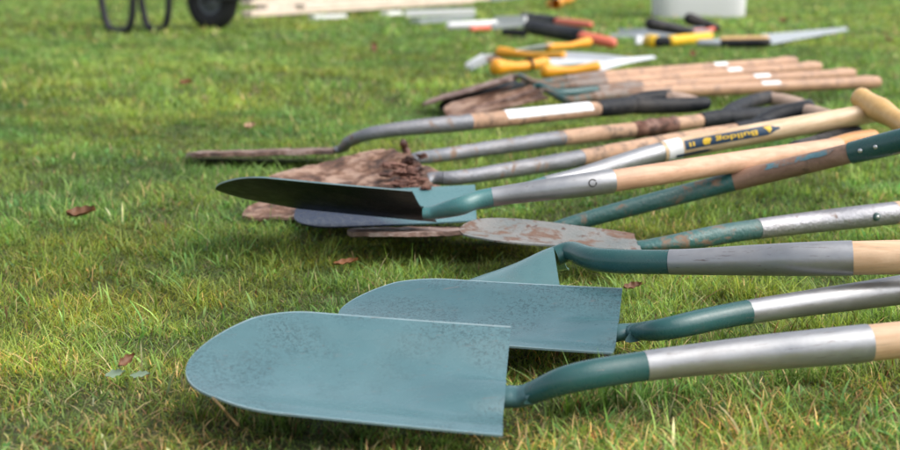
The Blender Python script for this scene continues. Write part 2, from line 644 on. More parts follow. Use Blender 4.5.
def patch(name, P, s0, s1, a0, a1, r, mat, parent, ns=16, na=8, jag=0.0, point_end=False):
    V, F = [], []
    for i in range(ns + 1):
        for j in range(na + 1):
            t = i / ns
            s = s0 + (s1 - s0) * t
            lo, hi = a0, a1
            if point_end:
                k = 1 - smoothstep(0.86, 1.0, t) * 0.8
                mid = (a0 + a1) / 2
                lo, hi = mid + (a0 - mid) * k, mid + (a1 - mid) * k
            a = lo + (hi - lo) * j / na
            if jag:
                s += jag * noise.noise(Vector((j * 1.7, s0 * 50, 3.1))) * (1 if i in (0, ns) else 0)
                a += jag * 14 * noise.noise(Vector((i * 0.9, j, 9.2))) * (1 if j in (0, na) else 0)
            V.append(wrap(P, s, a, r)[0])
    for i in range(ns):
        for j in range(na):
            q = i * (na + 1) + j
            F.append((q, q + 1, q + na + 2, q + na + 1))
    return build(name, V, F, mat, parent)


# ------------------------------------------------------------------ the tools, nearest first
# A: nearest shovel
PA = [at(503, 391, .04), at(570, 379, .046), at(645, 366, .054), at(760, 353, .062), at(868, 343, .069), at(1300, 300, .095)]
SA = at(504, 402, .015)
shA = shovel('round_nose_shovel', 'nearest blue-green shovel lying on the grass with its whole wide blade in view', 'shovel',
             SA, at(188, 365, .047), math.radians(12), .205, PA, (PA[2], PA[4]),
             dict(edge=M['edge_highlight'], blade=M['blade'], neck=M['green'], socket=M['silver'], shaft=M['ash']),
             dict(dish=.036, nose=.34, power=1.9, taper=.07, tipcurve=.004, frog=.018, frog_len=.42, frog_pow=3.2), group='green shovels in the front row', neck_in=True, r_neck=(.0125, .0143), r_sock=(.0146, .0185))

# B: second shovel
PB = [at(618, 332, .042), at(665, 329, .043), at(748, 312, .052), at(900, 290, .064), at(1020, 272, .074), at(1350, 225, .10)]
SB = at(617, 337, .019)
PB[0] = at(619, 338, .042)
shB = shovel('round_nose_shovel', 'second blue-green shovel, its blade partly behind the nearest shovel blade', 'shovel',
             SB, at(340, 313, .034), math.radians(5.5), .206, PB, (PB[2], PB[4]),
             dict(edge=M['edge_highlight'], blade=M['blade_b'], neck=M['green'], socket=M['silver'], shaft=M['ash']),
             dict(dish=.029, nose=.34, power=1.9, taper=.05, tipcurve=.004, frog=.016, frog_len=.42, frog_pow=3.2), group='green shovels in the front row', neck_in=True, r_neck=(.0115, .0135), r_sock=(.0135, .0185))

# C: third shovel, face down
PC = [at(557, 257, .080), at(600, 260, .080), at(670, 262, .086), at(760, 260, .095), at(852, 258, .104), at(1250, 250, .125)]
SC = at(556, 254, .076)
shC = shovel('round_nose_shovel', 'third blue-green shovel lying face down with dark green neck and pale wooden shaft', 'shovel',
             SC, at(420, 291, .024), math.radians(2), .20, PC, (PC[2], PC[4]),
             dict(blade=M['blade_clean'], neck=M['green'], socket=M['silver'], shaft=M['ash']),
             dict(dish=.060, nose=.42, power=2.0, tipcurve=.012, frog=.010, frog_len=.5, flip=True), group='green shovels in the front row',
             neck_sq=.15, neck_rise=.0, r_neck=(.0195, .0145), r_sock=(.0150, .0200), r_shaft=.0195, neck_back=.02)

# D: muddy shovel with silver socket and rivet
PD = [at(640, 249, .035), at(690, 240, .042), at(757, 229, .05), at(895, 213, .055), at(1300, 170, .08)]
SD = at(638, 247, .034)
shD = shovel('round_nose_shovel', 'narrow grey-green shovel with mud specks on its blade, behind the face-down shovel', 'shovel',
             SD, at(460, 230, .060), math.radians(5), .122, PD, (PD[2], PD[3]),
             dict(blade=M['blade_dirty'], neck=M['green_dirty'], socket=M['silver_dirty'], shaft=M['ash']),
             dict(dish=.014, nose=.50, power=2.2, tipcurve=.0, frog=.008, taper=-.55), r_neck=(.011, .0145), r_sock=(.0150, .0175))
p, n_ = wrap(shD[1], nearest_s(shD[1], at(873, 216, .055)), -0.15, .0172)
rivet(p, n_, .0065, M['green_dirty'], shD[0])
rivet(p + n_ * .0022, n_, .003, M['rivet'], shD[0])

# F: brown shaft with green sleeve
PF = [at(548, 229, .022), at(610, 213, .042), at(735, 181, .088), at(851, 153, .148), at(862, 150.5, .152)]
SF = at(545, 230, .02)
PF[-1] = PF[3] + (PF[3] - PF[2]).normalized() * .02
endF = PF[-1] + (PF[-1] - PF[-2]).normalized() * .14
shF = shovel('digging_spade', 'spade with brown wooden shaft, scuffed green neck, green handle sleeve and rusty edge-on blade', 'spade',
             SF, at(352, 232, .035), math.radians(-8), .19, PF, (at(560, 226, .024), PF[2]),
             dict(blade=M['rust'], neck=M['green_dirty'], socket=M['green_dirty'], shaft=M['wood_brown']),
             dict(dish=.006, nose=.2, power=2.6, tipcurve=.0, frog=.004, thick=.006, rough=.0016), r_neck=(.010, .012), r_sock=(.0125, .0155), r_shaft=.0158)
dF = (endF - PF[-1]).normalized()
cF = dF.cross(Vector((0, 0, 1))).normalized()
d_grip(shF[0], endF, dF, endF + dF * .085 + cF * .055 + Vector((0, 0, -.02)), endF + dF * .085 - cF * .055 + Vector((0, 0, .02)), M['green'], M['wood_grip'],
       sleeve_from=PF[3], r=.0168)
for px, py in ((858, 151), (873, 147)):
    s = (px - 851) / 15 * .024 + .010
    pt = PF[3] + (endF - PF[3]).normalized() * s
    v = (Vector((0, 0, CAM_H)) - pt)
    v = (v - dF * v.dot(dF)).normalized()
    rivet(pt + v * .0172, v, .0034, M['rivet'], shF[0])
lenF = shF[4]
patch('paint_patch', shF[1], nearest_s(shF[1], at(770, 172, .106)), nearest_s(shF[1], at(836, 157, .14)), .35, .95, .0164, M['blue_tape'], shF[3], jag=.009)

# G: dark shovel tilted with its underside to the camera
PG = [at(424, 216, .062), at(460, 206, .078), at(492, 197, .088), at(612, 181, .110), at(730, 163, .118), at(838, 147, .124)]
SG = at(424, 211, .066)
shG = shovel('round_nose_shovel', 'dark shovel tipped on its side with shaded underside facing the viewer, teal neck', 'shovel',
             SG, at(216, 191, .085), math.radians(-23), .20, PG, (PG[2], PG[3]),
             dict(edge=M['edge_highlight'], blade=M['blade_dark'], neck=M['teal'], socket=M['silver'], shaft=M['ash_pink']),
             dict(dish=.010, nose=.34, power=1.5, tipcurve=.004, frog=.006), r_neck=(.0145, .0140), r_sock=(.0142, .0185), r_shaft=.0170)
dG = (PG[-1] - PG[-2]).normalized()
cG = Vector((0, 0, 1)).cross(dG).normalized()
pts = catmull([at(832, 145.5, .125), at(852, 140, .13), at(872, 137, .132)], 6)
build('grip', *capsule(pts, [.0135] * len(pts), 14), M['ash_orange'], shG[0])
pts = catmull([at(795, 148, .115), at(815, 142.5, .115), at(838, 136, .117), at(856, 132, .12)], 6)
build('handle_yoke', *capsule(pts, [.0125] * len(pts), 14), M['black'], shG[0])
p, n_ = wrap(shG[1], nearest_s(shG[1], at(594, 183, .112)), 0.1, .0176)
V, F = [], []
for i in range(20):
    a = i / 20 * 2 * math.pi
    for rr in (.0042, .0062):
        V.append(wrap(shG[1], nearest_s(shG[1], at(594, 183, .112)) + math.cos(a) * rr, 0.05 + math.sin(a) * rr / .018, .0182)[0])
for i in range(20):
    j = (i + 1) % 20
    F.append((2 * i, 2 * i + 1, 2 * j + 1, 2 * j))
build('rivet', V, F, M['black'], shG[0])

# H: shovel with labelled T handle
PH = [at(484, 206, .045), at(545, 185, .062), at(585, 175, .072), at(662, 152, .093), at(760, 133, .125), at(884, 111, .158)]
SH = at(476, 206, .036)
shH = shovel('round_nose_shovel', 'shovel with pale varnished T handle and navy label, wet navy blade under the dark shovel', 'shovel',
             SH, at(295, 214, .022), math.radians(7), .205, PH, (PH[1], PH[3]),
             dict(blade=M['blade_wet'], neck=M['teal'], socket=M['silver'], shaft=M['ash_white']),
             dict(dish=.010, nose=.30, power=2.4, tipcurve=.004, frog=.008), r_neck=(.011, .014), r_sock=(.0145, .0180), r_shaft=.0192)
dH = (PH[-1] - PH[-2]).normalized()
E = PH[-1]
crossd = (at(925, 138, .125) - at(858, 96, .182)).normalized()
TA, TB = at(861, 98, .182), None
TB = TA + crossd * .150
pts = sub_path([TA, TB], 0, .150, .006)
build('grip', *capsule(pts, [.0200 + .0045 * math.exp(-((i / len(pts) - .4) / .16) ** 2) - .002 * math.sin(math.pi * i / len(pts)) for i in range(len(pts))], 20, end=.8), M['ash_gold'], shH[0])
# label on the shaft
sL0 = nearest_s(shH[1], at(684, 148, .10))
sL1 = nearest_s(shH[1], at(776, 130, .13))
patch('label', shH[1], sL0, sL1, -.30, .62, .0197, M['navy_label'], shH[3], ns=30, na=10, point_end=True)
patch('paper_band', shH[1], nearest_s(shH[1], PH[3]) + .004, sL0 - .004, -1.4, 1.5, .0196, M['paper'], shH[3], ns=8, na=14)
patch('label_edge', shH[1], nearest_s(shH[1], PH[3]) + .02, sL0 + .05, -.95, -.62, .0199, M['navy_label'], shH[3], ns=10, na=4, point_end=True)


def text_on_shaft(body, P, s_from, s_to, a_mid, height_ang, r, mat, parent, name='lettering', upside=True):
    cu = bpy.data.curves.new('lettering', 'FONT')
    cu.body = body
    cu.size = 1.0
    cu.offset = 0.018
    to = bpy.data.objects.new('lettering', cu)
    COL.objects.link(to)
    dg = bpy.context.evaluated_depsgraph_get()
    me = to.evaluated_get(dg).to_mesh()
    bm = bmesh.new()
    bm.from_mesh(me)
    to.evaluated_get(dg).to_mesh_clear()
    bpy.data.objects.remove(to)
    bpy.data.curves.remove(cu)
    bmesh.ops.triangulate(bm, faces=bm.faces)
    bmesh.ops.subdivide_edges(bm, edges=bm.edges, cuts=2, use_grid_fill=True)
    xs = [v.co.x for v in bm.verts]
    ys = [v.co.y for v in bm.verts]
    x0, x1, y0, y1 = min(xs), max(xs), min(ys), max(ys)
    V = []
    bm.verts.index_update()
    for v in bm.verts:
        fx = (v.co.x - x0) / (x1 - x0)
        fy = (v.co.y - y0) / (y1 - y0) - .5
        if upside:
            fx, fy = 1 - fx, -fy
        V.append(wrap(P, s_from + (s_to - s_from) * fx, a_mid + fy * height_ang, r)[0])
    F = [tuple(v.index for v in f.verts) for f in bm.faces]
    bm.free()
    return build(name, V, F, mat, parent, smooth=False)


LL = sL1 - sL0
text_on_shaft('Bulldog', shH[1], sL0 + LL * .34, sL0 + LL * .76, .17, .62, .0203, M['yellow_print'], shH[3])


def outline_on_shaft(name, pts, s_mid, a_mid, size, parent, mat, r=.0203):
    V = [wrap(shH[1], s_mid + x * size, a_mid + y * size / .0192, r)[0] for x, y in pts]
    c = wrap(shH[1], s_mid, a_mid, r + .0003)[0]
    V.append(c)
    n = len(pts)
    F = [(i, (i + 1) % n, n) for i in range(n)]
    return build(name, V, F, mat, parent, smooth=False)


# dog head emblem (upside down like the lettering) and the shield at the other end
head = [(-.5, .1), (-.42, -.35), (-.1, -.5), (.25, -.42), (.55, -.5), (.6, -.15), (.85, .05), (.8, .35), (.45, .45), (.15, .5), (-.2, .42)]
outline_on_shaft('emblem', head, sL0 + LL * .235, .16, .0125, shH[3], M['yellow_print'])
outline_on_shaft('emblem', [(-.6, .5), (.5, .5), (.62, -.05), (.15, -.5), (-.1, -.1)], sL0 + LL * .87, .18, .0125, shH[3], M['yellow_print'])
for kx in (.06, .10):
    outline_on_shaft('emblem', [(-.25, .45), (.2, .45), (.25, -.45), (-.2, -.45)], sL0 + LL * kx, .12, .0085, shH[3], M['yellow_print'])

# J: muddy spade, lower shaft
PJ = [at(428, 183, .045), at(470, 176, .045), at(581, 158, .055), at(690, 138, .065), at(735, 131, .07)]
SJ = at(424, 184, .034)
shJ = shovel('digging_spade', 'mud-caked spade with its black D handle half hidden behind the varnished T handle', 'spade',
             SJ, at(243, 215, .012), math.radians(5), .15, PJ, (at(440, 181, .045), PJ[2]),
             dict(blade=M['mud'], neck=M['grey_dirty'], socket=M['grey_dirty'], shaft=M['wood_dirty']),
             dict(dish=.006, nose=.35, power=1.6, tipcurve=.0, frog=.012, thick=.005, rough=.0028, lump=.010), r_neck=(.013, .0125), r_sock=(.0130, .0165), r_shaft=.017, wob=.06)
dJ = (PJ[-1] - PJ[-2]).normalized()
eJ = PJ[-1] + dJ * .09
d_grip(shJ[0], eJ, dJ, at(803, 110, .105), at(842, 122, .085), M['black'], M['wood_grip'], sleeve_from=PJ[-1], r=.0185)

# K: muddy spade, upper, mud rings on shaft
PK = [at(417, 160, .052), at(450, 154, .05), at(563, 138, .055), at(640, 129, .062), at(700, 121, .068)]
SK = at(411, 164, .045)
shK = shovel('digging_spade', 'mud-caked spade with rings of mud on its shaft and full black D handle in view', 'spade',
             SK, at(280, 192, .022), math.radians(9), .175, PK, (at(428, 158, .052), PK[2]),
             dict(blade=M['mud'], neck=M['grey_dirty'], socket=M['grey_dirty'], shaft=M['wood_dirty']),
             dict(dish=.008, nose=.2, power=2.4, tipcurve=.0, frog=.014, thick=.005, rough=.0028, lump=.012), r_neck=(.014, .013), r_sock=(.0135, .0170), r_shaft=.0175, wob=.06)
dK = (PK[-1] - PK[-2]).normalized()
eK = PK[-1] + dK * .10
d_grip(shK[0], eK, dK, at(768, 98, .088), at(806, 106, .070), M['black'], M['wood_grip'], sleeve_from=PK[-1], r=.0195)
for f in (.12, .30):
    pt = PK[-1].lerp(eK, f * 1.6 + .05)
    v = (Vector((0, 0, CAM_H)) - pt).normalized()
    rivet(pt + v * .0205, v, .0045, M['rivet'], shK[0])
s_a = nearest_s(shK[1], at(640, 129, .062))
pts = sub_path(shK[1], s_a - .02, s_a + .105, .004)
build('mud_crust', *capsule(pts, [.0182 + .0028 * abs(math.sin(i * .36)) for i in range(len(pts))], 18, end=.2, wob=.12), M['mudclod'], shK[3])


def clods(parent, centres, size, mat, name='mud_clod', flat=.7):
    parts = []
    for c in centres:
        bm = bmesh.new()
        bmesh.ops.create_icosphere(bm, subdivisions=3 if size < .006 else 4, radius=1)
        s = size * random.uniform(.5, 1.2)
        off = Vector((random.random() * 50,) * 3)
        for v in bm.verts:
            k = 1 + .7 * noise.noise(v.co * 1.5 + off) + .45 * noise.noise(v.co * 3.7 + off) + .3 * noise.noise(v.co * 8 + off)
            v.co = c + Vector((v.co.x * k * s * 1.2, v.co.y * k * s, v.co.z * k * s * flat))
        bm.verts.index_update()
        parts.append(([v.co.copy() for v in bm.verts], [tuple(v.index for v in f.verts) for f in bm.faces]))
        bm.free()
    build(name, *merge(*parts), mat, parent)


pts = catmull([at(409, 154, .062), at(405, 148, .072), at(403, 143, .084)], 5)
build('mud_clod', *capsule(pts, [.007 + .005 * noise.noise(p * 90) for p in pts], 12, wob=.7), M['mudclod'], shK[0])
for k in range(9):
    clods(shK[0], [at(random.uniform(384, 422), random.uniform(162, 188), random.uniform(.052, .066))], random.uniform(.015, .024), M['mudclod'], 'mud_clod', .34)
for k in range(8):
    clods(shK[0], [at(random.uniform(406, 424), random.uniform(150, 170), random.uniform(.058, .066))], random.uniform(.006, .011), M['mudclod'], 'mud_clod', .6)
for k in range(6):
    clods(shJ[0], [at(random.uniform(392, 436), random.uniform(181, 190), .05)], random.uniform(.006, .011), M['mudclod'], 'mud_clod', .6)
# L: rusty edge-on spade with paper on shaft
PL = [at(338, 149, .034), at(352, 140, .056), at(385, 131, .078), at(470, 122, .09), at(540, 115, .092), at(597, 109, .092)]
SL = at(334, 150, .026)
shL = shovel('digging_spade', 'spade with flat rusty blade edge-on, white paper strip on its shaft and black handle sleeve', 'spade',
             SL, at(187, 153, .022), math.radians(-6), .185, PL, (at(352, 140, .056), PL[3]),
             dict(blade=M['rust'], neck=M['grey_dirty'], socket=M['grey_dirty'], shaft=M['wood_dirty']),
             dict(dish=.004, nose=.18, power=2.6, tipcurve=.0, frog=.006, thick=.009, rough=.002), r_neck=(.011, .0125), r_sock=(.0130, .0185), r_shaft=.0185, wob=.04)
s0 = nearest_s(shL[1], at(506, 119, .092))
s1 = nearest_s(shL[1], at(588, 110, .092))
patch('paper_label', shL[1], s0, s1, -.1, 1.7, .0192, M['paper'], shL[3], ns=24, na=10, jag=.004)
dL = (PL[-1] - PL[-2]).normalized()
eL = PL[-1] + dL * .14
d_grip(shL[0], eL, dL, at(664, 97, .106), at(700, 104, .090), M['black'], M['wood_grip'], sleeve_from=PL[-1], r=.0195)

# M: the row of four long wooden shafts with small white labels
GM = 'long-handled spades with white stickers'
mrow = [
    # shoulder, tip, neck bottom, socket start, socket end, end, label
    ((514, 79, .100), (422, 104, .022), (538, 83, .088), (565, 80, .088), (602, 77, .09), (793, 62, .090), (690, 66), 'farthest long-handled spade of the row of four, its blade tip farthest left', M['green_mud'], M['rust']),
    ((522, 84, .082), (440, 108, .018), (545, 88, .075), (568, 86, .076), (604, 83, .078), (817, 67, .078), (713, 72), 'second farthest long-handled spade of the four, with a dark narrow blade', M['green_mud'], M['blade_dark']),
    ((532, 88, .075), (450, 111, .016), (560, 93, .064), (597, 90, .066), (640, 87, .066), (851, 74, .066), (742, 78), 'long-handled spade of the four with the clean green neck, next to nearest', M['green'], M['rust']),
    ((540, 93, .066), (446, 114, .014), (568, 100, .050), (592, 97, .052), (640, 93, .053), (876, 82, .056), (750, 84), 'nearest long-handled spade of the row of four, its wooden end farthest right', M['green_mud'], M['mud']),
]
for (s_, t_, n1, n2, so, e_, lb, lab, nm, bmq), rl in zip(mrow, (3, 1, 4, 11)):
    S = at(*s_)
    P = [at(s_[0] + 4, s_[1], s_[2]), at(*n1), at(*n2), at(*so), at(*e_)]
    r_ = shovel('digging_spade', lab, 'spade', S, at(*t_), math.radians(rl), .14, P, (P[2], P[3]),
                dict(blade=bmq, neck=nm, socket=M['brown_socket'], shaft=M['wood_far']),
                dict(dish=.012, nose=.2, power=2.4, tipcurve=0, frog=.008, thick=.006, rough=.0015), group=GM, end_round=True,
                neck_sq=.5, r_neck=(.0115, .0125), r_sock=(.014, .0195), r_shaft=.0195)
    zl = s_[2] * .6 + e_[2] * .4
    sc_ = nearest_s(r_[1], at(lb[0], lb[1], P[-1].z))
    patch('sticker', r_[1], sc_ - .034, sc_ + .034, .35, 1.2, .0200, M['paper'], r_[3], ns=10, na=8)


# ------------------------------------------------------------------ pruning saws with orange handles
def flat_blade(P0, P1, w0, w1, up, thick=.003, bow=0.0, n=14):
    """tapering steel blade, width in the direction of up"""
    d = (P1 - P0).normalized()
    nrm = d.cross(up).normalized()
    V, F = [], []
    for i in range(n + 1):
        t = i / n
        c = P0.lerp(P1, t) + up * bow * math.sin(math.pi * t)
        w = w0 + (w1 - w0) * t
        for sx, sw in ((1, 1), (1, -1), (-1, -1), (-1, 1)):
            V.append(c + nrm * thick / 2 * sx + up * w / 2 * sw)
    for i in range(n):
        for k in range(4):
            a = i * 4 + k
            b = i * 4 + (k + 1) % 4
            F.append((a, b, b + 4, a + 4))
    F.append((3, 2, 1, 0))
    F.append(tuple(n * 4 + k for k in range(4)))
    return V, F


def saw(label, H0, H1, B1, knob_at_start=True, ferrule=False, r=.020, wb=.05, group='orange-handled pruning saws', name='pruning_saw', mat=None, cat='saw', bmat=None):
    mat = mat or M['orange']
    root = empty(name, label, cat, Vector((H0.x, H0.y, 0)), frame_of(H0, H1), group)
    mid = (H0 + H1) / 2 - Vector((0, 0, .006))
    pts = catmull([H0, H0.lerp(mid, .5), mid, mid.lerp(H1, .5), H1], 6)
    m = len(pts) - 1
    rad = []
    for i in range(m + 1):
        t = i / m
        k = .72 + .5 * math.exp(-(t / .22) ** 2) + .25 * math.exp(-((1 - t) / .2) ** 2)
        rad.append(r * k)
    build('handle', *capsule(pts, rad, 14, end=.7), mat, root)
    if ferrule:
        a = H0.lerp(H1, .66)
        b = H0.lerp(H1, .69)
        build('collar', *sweep([a, b], [r * 1.0, r * 1.0], 14), M['black'], root)
    d = (B1 - H1).normalized()
    up = Vector((0, 0, 1))
    up = (up - d * up.dot(d)).normalized()
    side = d.cross(up)
    upd = (up * .62 - side * .78).normalized()
    if upd.z < 0:
        upd = -upd
    build('blade', *flat_blade(H1 - d * .015, B1, wb, wb * .35, upd, bow=.006), bmat or M['steel'], root, smooth=False)
    return root


saw('orange-handled saw whose long grey blade points left past the other orange handles', at(588, 42, .055), at(548, 47, .05), at(479, 58, .03))
saw('orange-handled saw with rounded knob at far left end of its handle', at(500, 52, .05), at(563, 56, .05), at(640, 60, .05))
saw('orange-handled saw with dark seam round its thick straight handle', at(496, 67, .04), at(545, 63, .045), at(607, 62, .05), ferrule=True, r=.026)
saw('orange-handled saw nearest to the spades, its bright blade pointing right', at(545, 71, .055), at(597, 67, .065), at(655, 57, .06), r=.021, wb=.045)

# small steel hose-end/secateurs left of the saws
root = empty('secateurs', 'small grey steel secateurs lying open left of the orange saw handles', 'secateurs', at(474, 62, 0))
build('blade', *flat_blade(at(466, 66, .02), at(482, 58, .045), .02, .035, Vector((0, 0, 1)), .008), M['steel'], root, smooth=False)
build('blade', *flat_blade(at(471, 68, .02), at(486, 60, .035), .02, .03, Vector((0, .5, .85)).normalized(), .008), M['steel_grey'], root, smooth=False)
build('handle', *capsule([at(482, 60, .03), at(498, 60, .03)], [.014, .012], 10), M['wood_brown'], root)
build('handle', *capsule([at(484, 57, .03), at(500, 56, .03)], [.012, .012], 10), M['steel_grey'], root)


# ------------------------------------------------------------------ loppers with black arms and red grips
def lopper(label, J, arms, jaw, grp):
    root = empty('lopping_shears', label, 'loppers', Vector((J.x, J.y, 0)), frame_of(J, arms[0][1]), grp)
    for (a, b, c, ma, mb, ra) in arms:
        pts = sub_path([a, b], 0, (b - a).length, .03)
        build('arm', *capsule(pts, [ra] * len(pts), 12, end=.4), ma, root)
        pts = sub_path([b, c], 0, (c - b).length, .03)
        build('grip', *capsule(pts, [ra * .6 + .004 * math.sin(math.pi * i / len(pts)) for i in range(len(pts))], 12), mb, root)
    for (a, b, w0, w1) in jaw:
        build('blade', *flat_blade(a, b, w0, w1, Vector((0, .35, .93)).normalized(), .012), M['white'], root, smooth=False)
    build('pivot_bolt', *capsule([J - Vector((0, .03, 0)), J + Vector((0, -.045, 0))], [.028, .028], 12, end=.3), M['black'], root)
    return root


lopper('thick black loppers with red grips and a pale jaw pointing left', at(530, 26, .08),
       [(at(524, 17, .07), at(556, 21, .07), at(590, 25, .06), M['black'], M['red'], .034),
        (at(530, 27, .09), at(580, 36, .07), at(612, 43, .04), M['black'], M['red'], .040)],
       [(at(526, 20, .07), at(495, 20, .05), .06, .05)], 'loppers and shears')
root = empty('hand_shears', 'white and red handled shears lying in the grass left of the black loppers', 'shears', at(475, 27, 0))
build('handle', *capsule([at(450, 26, .04), at(494, 24, .05)], [.026, .026], 10), M['white'], root)
build('grip', *capsule([at(472, 29, .03), at(489, 28, .03)], [.018, .018], 10), M['red'], root)
build('blade', *flat_blade(at(492, 26, .05), at(528, 24, .05), .035, .02, Vector((0, 0, 1)), .01), M['steel_grey'], root, smooth=False)
build('grip', *capsule([at(505, 32, .03), at(524, 33, .03)], [.022, .022], 10), M['black'], root)


# long pale boards
def board(label, A, B, w, th, mat, grp, name='wooden_board'):
    d = (B - A).normalized()
    side = Vector((0, 0, 1)).cross(d).normalized()
    up = d.cross(side)
    c = (A + B) / 2 + up * th / 2
    V, F = box_vf(c, d * (B - A).length / 2, side * w / 2, up * th / 2, bevel=min(w, th) * .1)
    root = build(name, [v for v in V], F, mat, None, smooth=False)
    # keep the origin at the board itself
    me = root.data
    R = Matrix((d, side, up)).transposed().to_4x4()
    Mx = Matrix.Translation((A + B) / 2) @ R
    me.transform(Mx.inverted())
    root.matrix_world = Mx
    MW[root.name] = Mx
    return tagged(root, label, 'board', grp)


gb = 'pale boards lying in a heap'
board('pale board with the bright left end, nearest of the heap beside the wheelbarrow wheel', at(247, 17, .01), at(470, 3, .02), .10, .05, M['board'], gb)
board('pale board lying second in the heap beside the wheelbarrow wheel', at(262, 10, .02), at(500, -3, .03), .11, .05, M['board'], gb)
board('pale board at the back of the heap beside the wheelbarrow wheel', at(246, 5, .02), at(430, -6, .03), .12, .05, M['board'], gb)
board('pale board lying on top of the heap, reaching farthest right', at(300, 9, .075), at(486, 0, .085), .10, .04, M['board'], gb)
gs = 'short painted stakes'
board('white painted stake right of the pale boards, longest of its kind', at(405, 17, .015), at(475, 15, .03), .08, .05, M['white'], gs, 'painted_stake')
board('short white block lying just below the pale boards', at(312, 19, .0), at(344, 18, .0), .08, .03, M['white'], gs, 'painted_stake')
board('small white block between pale boards and long white stake', at(384, 16, .0), at(399, 15, .0), .07, .035, M['white'], gs, 'painted_stake')
board('dark grey stake under the white shears', at(415, 24, .01), at(470, 20, .01), .08, .03, M['steel_grey'], gs, 'painted_stake')

# white tub
root = empty('storage_tub', 'large white plastic tub standing on the grass at the top of the picture', 'tub', at(703, 18, 0))
c0 = at(703, 18, 0)
w_, d_, h_ = .37, .25, .46
prof = [(0.93, 0), (0.95, .012), (1.0, h_), (1.05, h_), (1.05, h_ + .02), (.99, h_ + .02), (.985, h_), (.935, .03)]
V, F = [], []
ring = []
for i in range(40):
    a = 2 * math.pi * i / 40
    ca, sa = math.cos(a), math.sin(a)
    q = (abs(ca) ** 8 + abs(sa) ** 8) ** (-1 / 8)
    ring.append((ca * q, sa * q))
for f_, z in prof:
    for x, y in ring:
        V.append(c0 + Vector((x * w_ * f_, d_ + y * d_ * f_, z)))
nr = len(ring)
for i in range(len(prof) - 1):
    for k in range(nr):
        a, b = i * nr + k, i * nr + (k + 1) % nr
        F.append((a, b, b + nr, a + nr))
F.append(tuple(range(nr)))
F.append(tuple((len(prof) - 1) * nr + k for k in range(nr)))
build('tub_body', V, F, M['box'], root, sharp=50)
V, F = box_vf(c0 + Vector((0, -.02 + .005, h_ - .07)), Vector((.09, 0, 0)), Vector((0, .012, 0)), Vector((0, 0, .02)), .005)
build('handle', V, F, M['box'], root)

# hedge shears with black grips
root = empty('hedge_shears', 'hedge shears with two thick black grips lying in front of the white tub', 'shears', at(680, 34, 0))
for a, b in (((651, 24, .10), (690, 32, .05)), ((690, 19, .11), (716, 28, .06))):
    A, B = at(*a), at(*b)
    pts = sub_path([A, B], 0, (B - A).length, .02)
    build('grip', *capsule(pts, [.036 - .012 * i / len(pts) for i in range(len(pts))], 14), M['black'], root)
build('tang', *capsule([at(690, 32, .05), at(708, 31, .045), at(716, 28, .06)], [.014, .016, .014], 10), M['red'], root)
build('blade', *flat_blade(at(712, 34, .04), at(610, 36, .02), .07, .03, Vector((0, .8, .6)).normalized(), .006), M['steel_grey'], root, smooth=False)
build('blade', *flat_blade(at(705, 31, .05), at(618, 31, .03), .07, .03, Vector((0, .8, .6)).normalized(), .006), M['steel_grey'], root, smooth=False)

# folding saw yellow black
root = empty('folding_saw', 'yellow and black folding saw lying in front of the black-gripped shears', 'saw', at(680, 42, 0))
for a, b, mt, r in (((649, 41, .03), (655, 42, .03), 'yellow', .036), ((656, 42, .03), (668, 42, .03), 'black', .028), ((670, 41, .035), (709, 37, .035), 'yellow', .028)):
    A, B = at(*a), at(*b)
    pts = sub_path([A, B], 0, (B - A).length, .02)
    build('grip', *capsule(pts, [r] * len(pts), 14, end=.5), M[mt], root)
build('blade', *flat_blade(at(648, 39, .03), at(636, 40, .03), .03, .05, Vector((0, .4, .9)).normalized(), .012), M['steel'], root, smooth=False)

# long hand saw
root = empty('hand_saw', 'hand saw with long grey blade pointing right and a yellow and black handle', 'saw', at(735, 43, 0))
A, B = at(722, 43, .03), at(766, 42, .035)
pts = sub_path([A, B], 0, (B - A).length, .02)
build('handle', *capsule(pts, [.026] * len(pts), 12, squash=None), M['black'], root)
pts = [p + Vector((0, 0, .016)) for p in pts]
build('handle_inlay', *capsule(pts, [.018] * len(pts), 12), M['ash_gold'], root)
build('blade', *flat_blade(at(763, 40, .04), at(847, 29, .03), .085, .03, Vector((-.1, .75, .6)).normalized(), .004), M['steel_grey'], root, smooth=False)
build('ferrule', *capsule([at(700, 43, .03), at(722, 43, .03)], [.018, .024], 10), M['steel_grey'], root)

# orange small tools at top
root = empty('hand_trowel', 'small orange-handled trowel lying in the grass at the top edge of the picture', 'trowel', at(558, 3, 0))
build('handle', *capsule([at(550, 3, .05), at(556, 4, .05), at(562, 1, .05)], [.04, .05, .035], 12), M['orange'], root)
build('grip_end', *capsule([at(566, 0, .06), at(572, -2, .06)], [.035, .04], 12), M['orange'], root)
build('blade', *flat_blade(at(560, 0, .04), at(548, -9, .03), .08, .04, Vector((0, .8, .6)).normalized(), .006), M['steel_grey'], root, smooth=False)
# dark tool at end of boards
board('dark grey plank end lying right of the pale boards', at(489, 1, .01), at(520, -2, .01), .09, .04, M['steel_grey'], gb)


# ------------------------------------------------------------------ wheelbarrow
wc = at(213, 30, 0.0)
ax = Vector((.90, -.43, 0)).normalized()      # legs -> wheel
lat = Vector((.43, .90, 0)).normalized()      # near side -> far side
root = empty('wheelbarrow', 'black wheelbarrow standing on the grass, its wheel and tubular legs in view', 'wheelbarrow', wc,
             Matrix((ax, lat, Vector((0, 0, 1)))).transposed())
R = .19
hub = wc + Vector((0, 0, R))


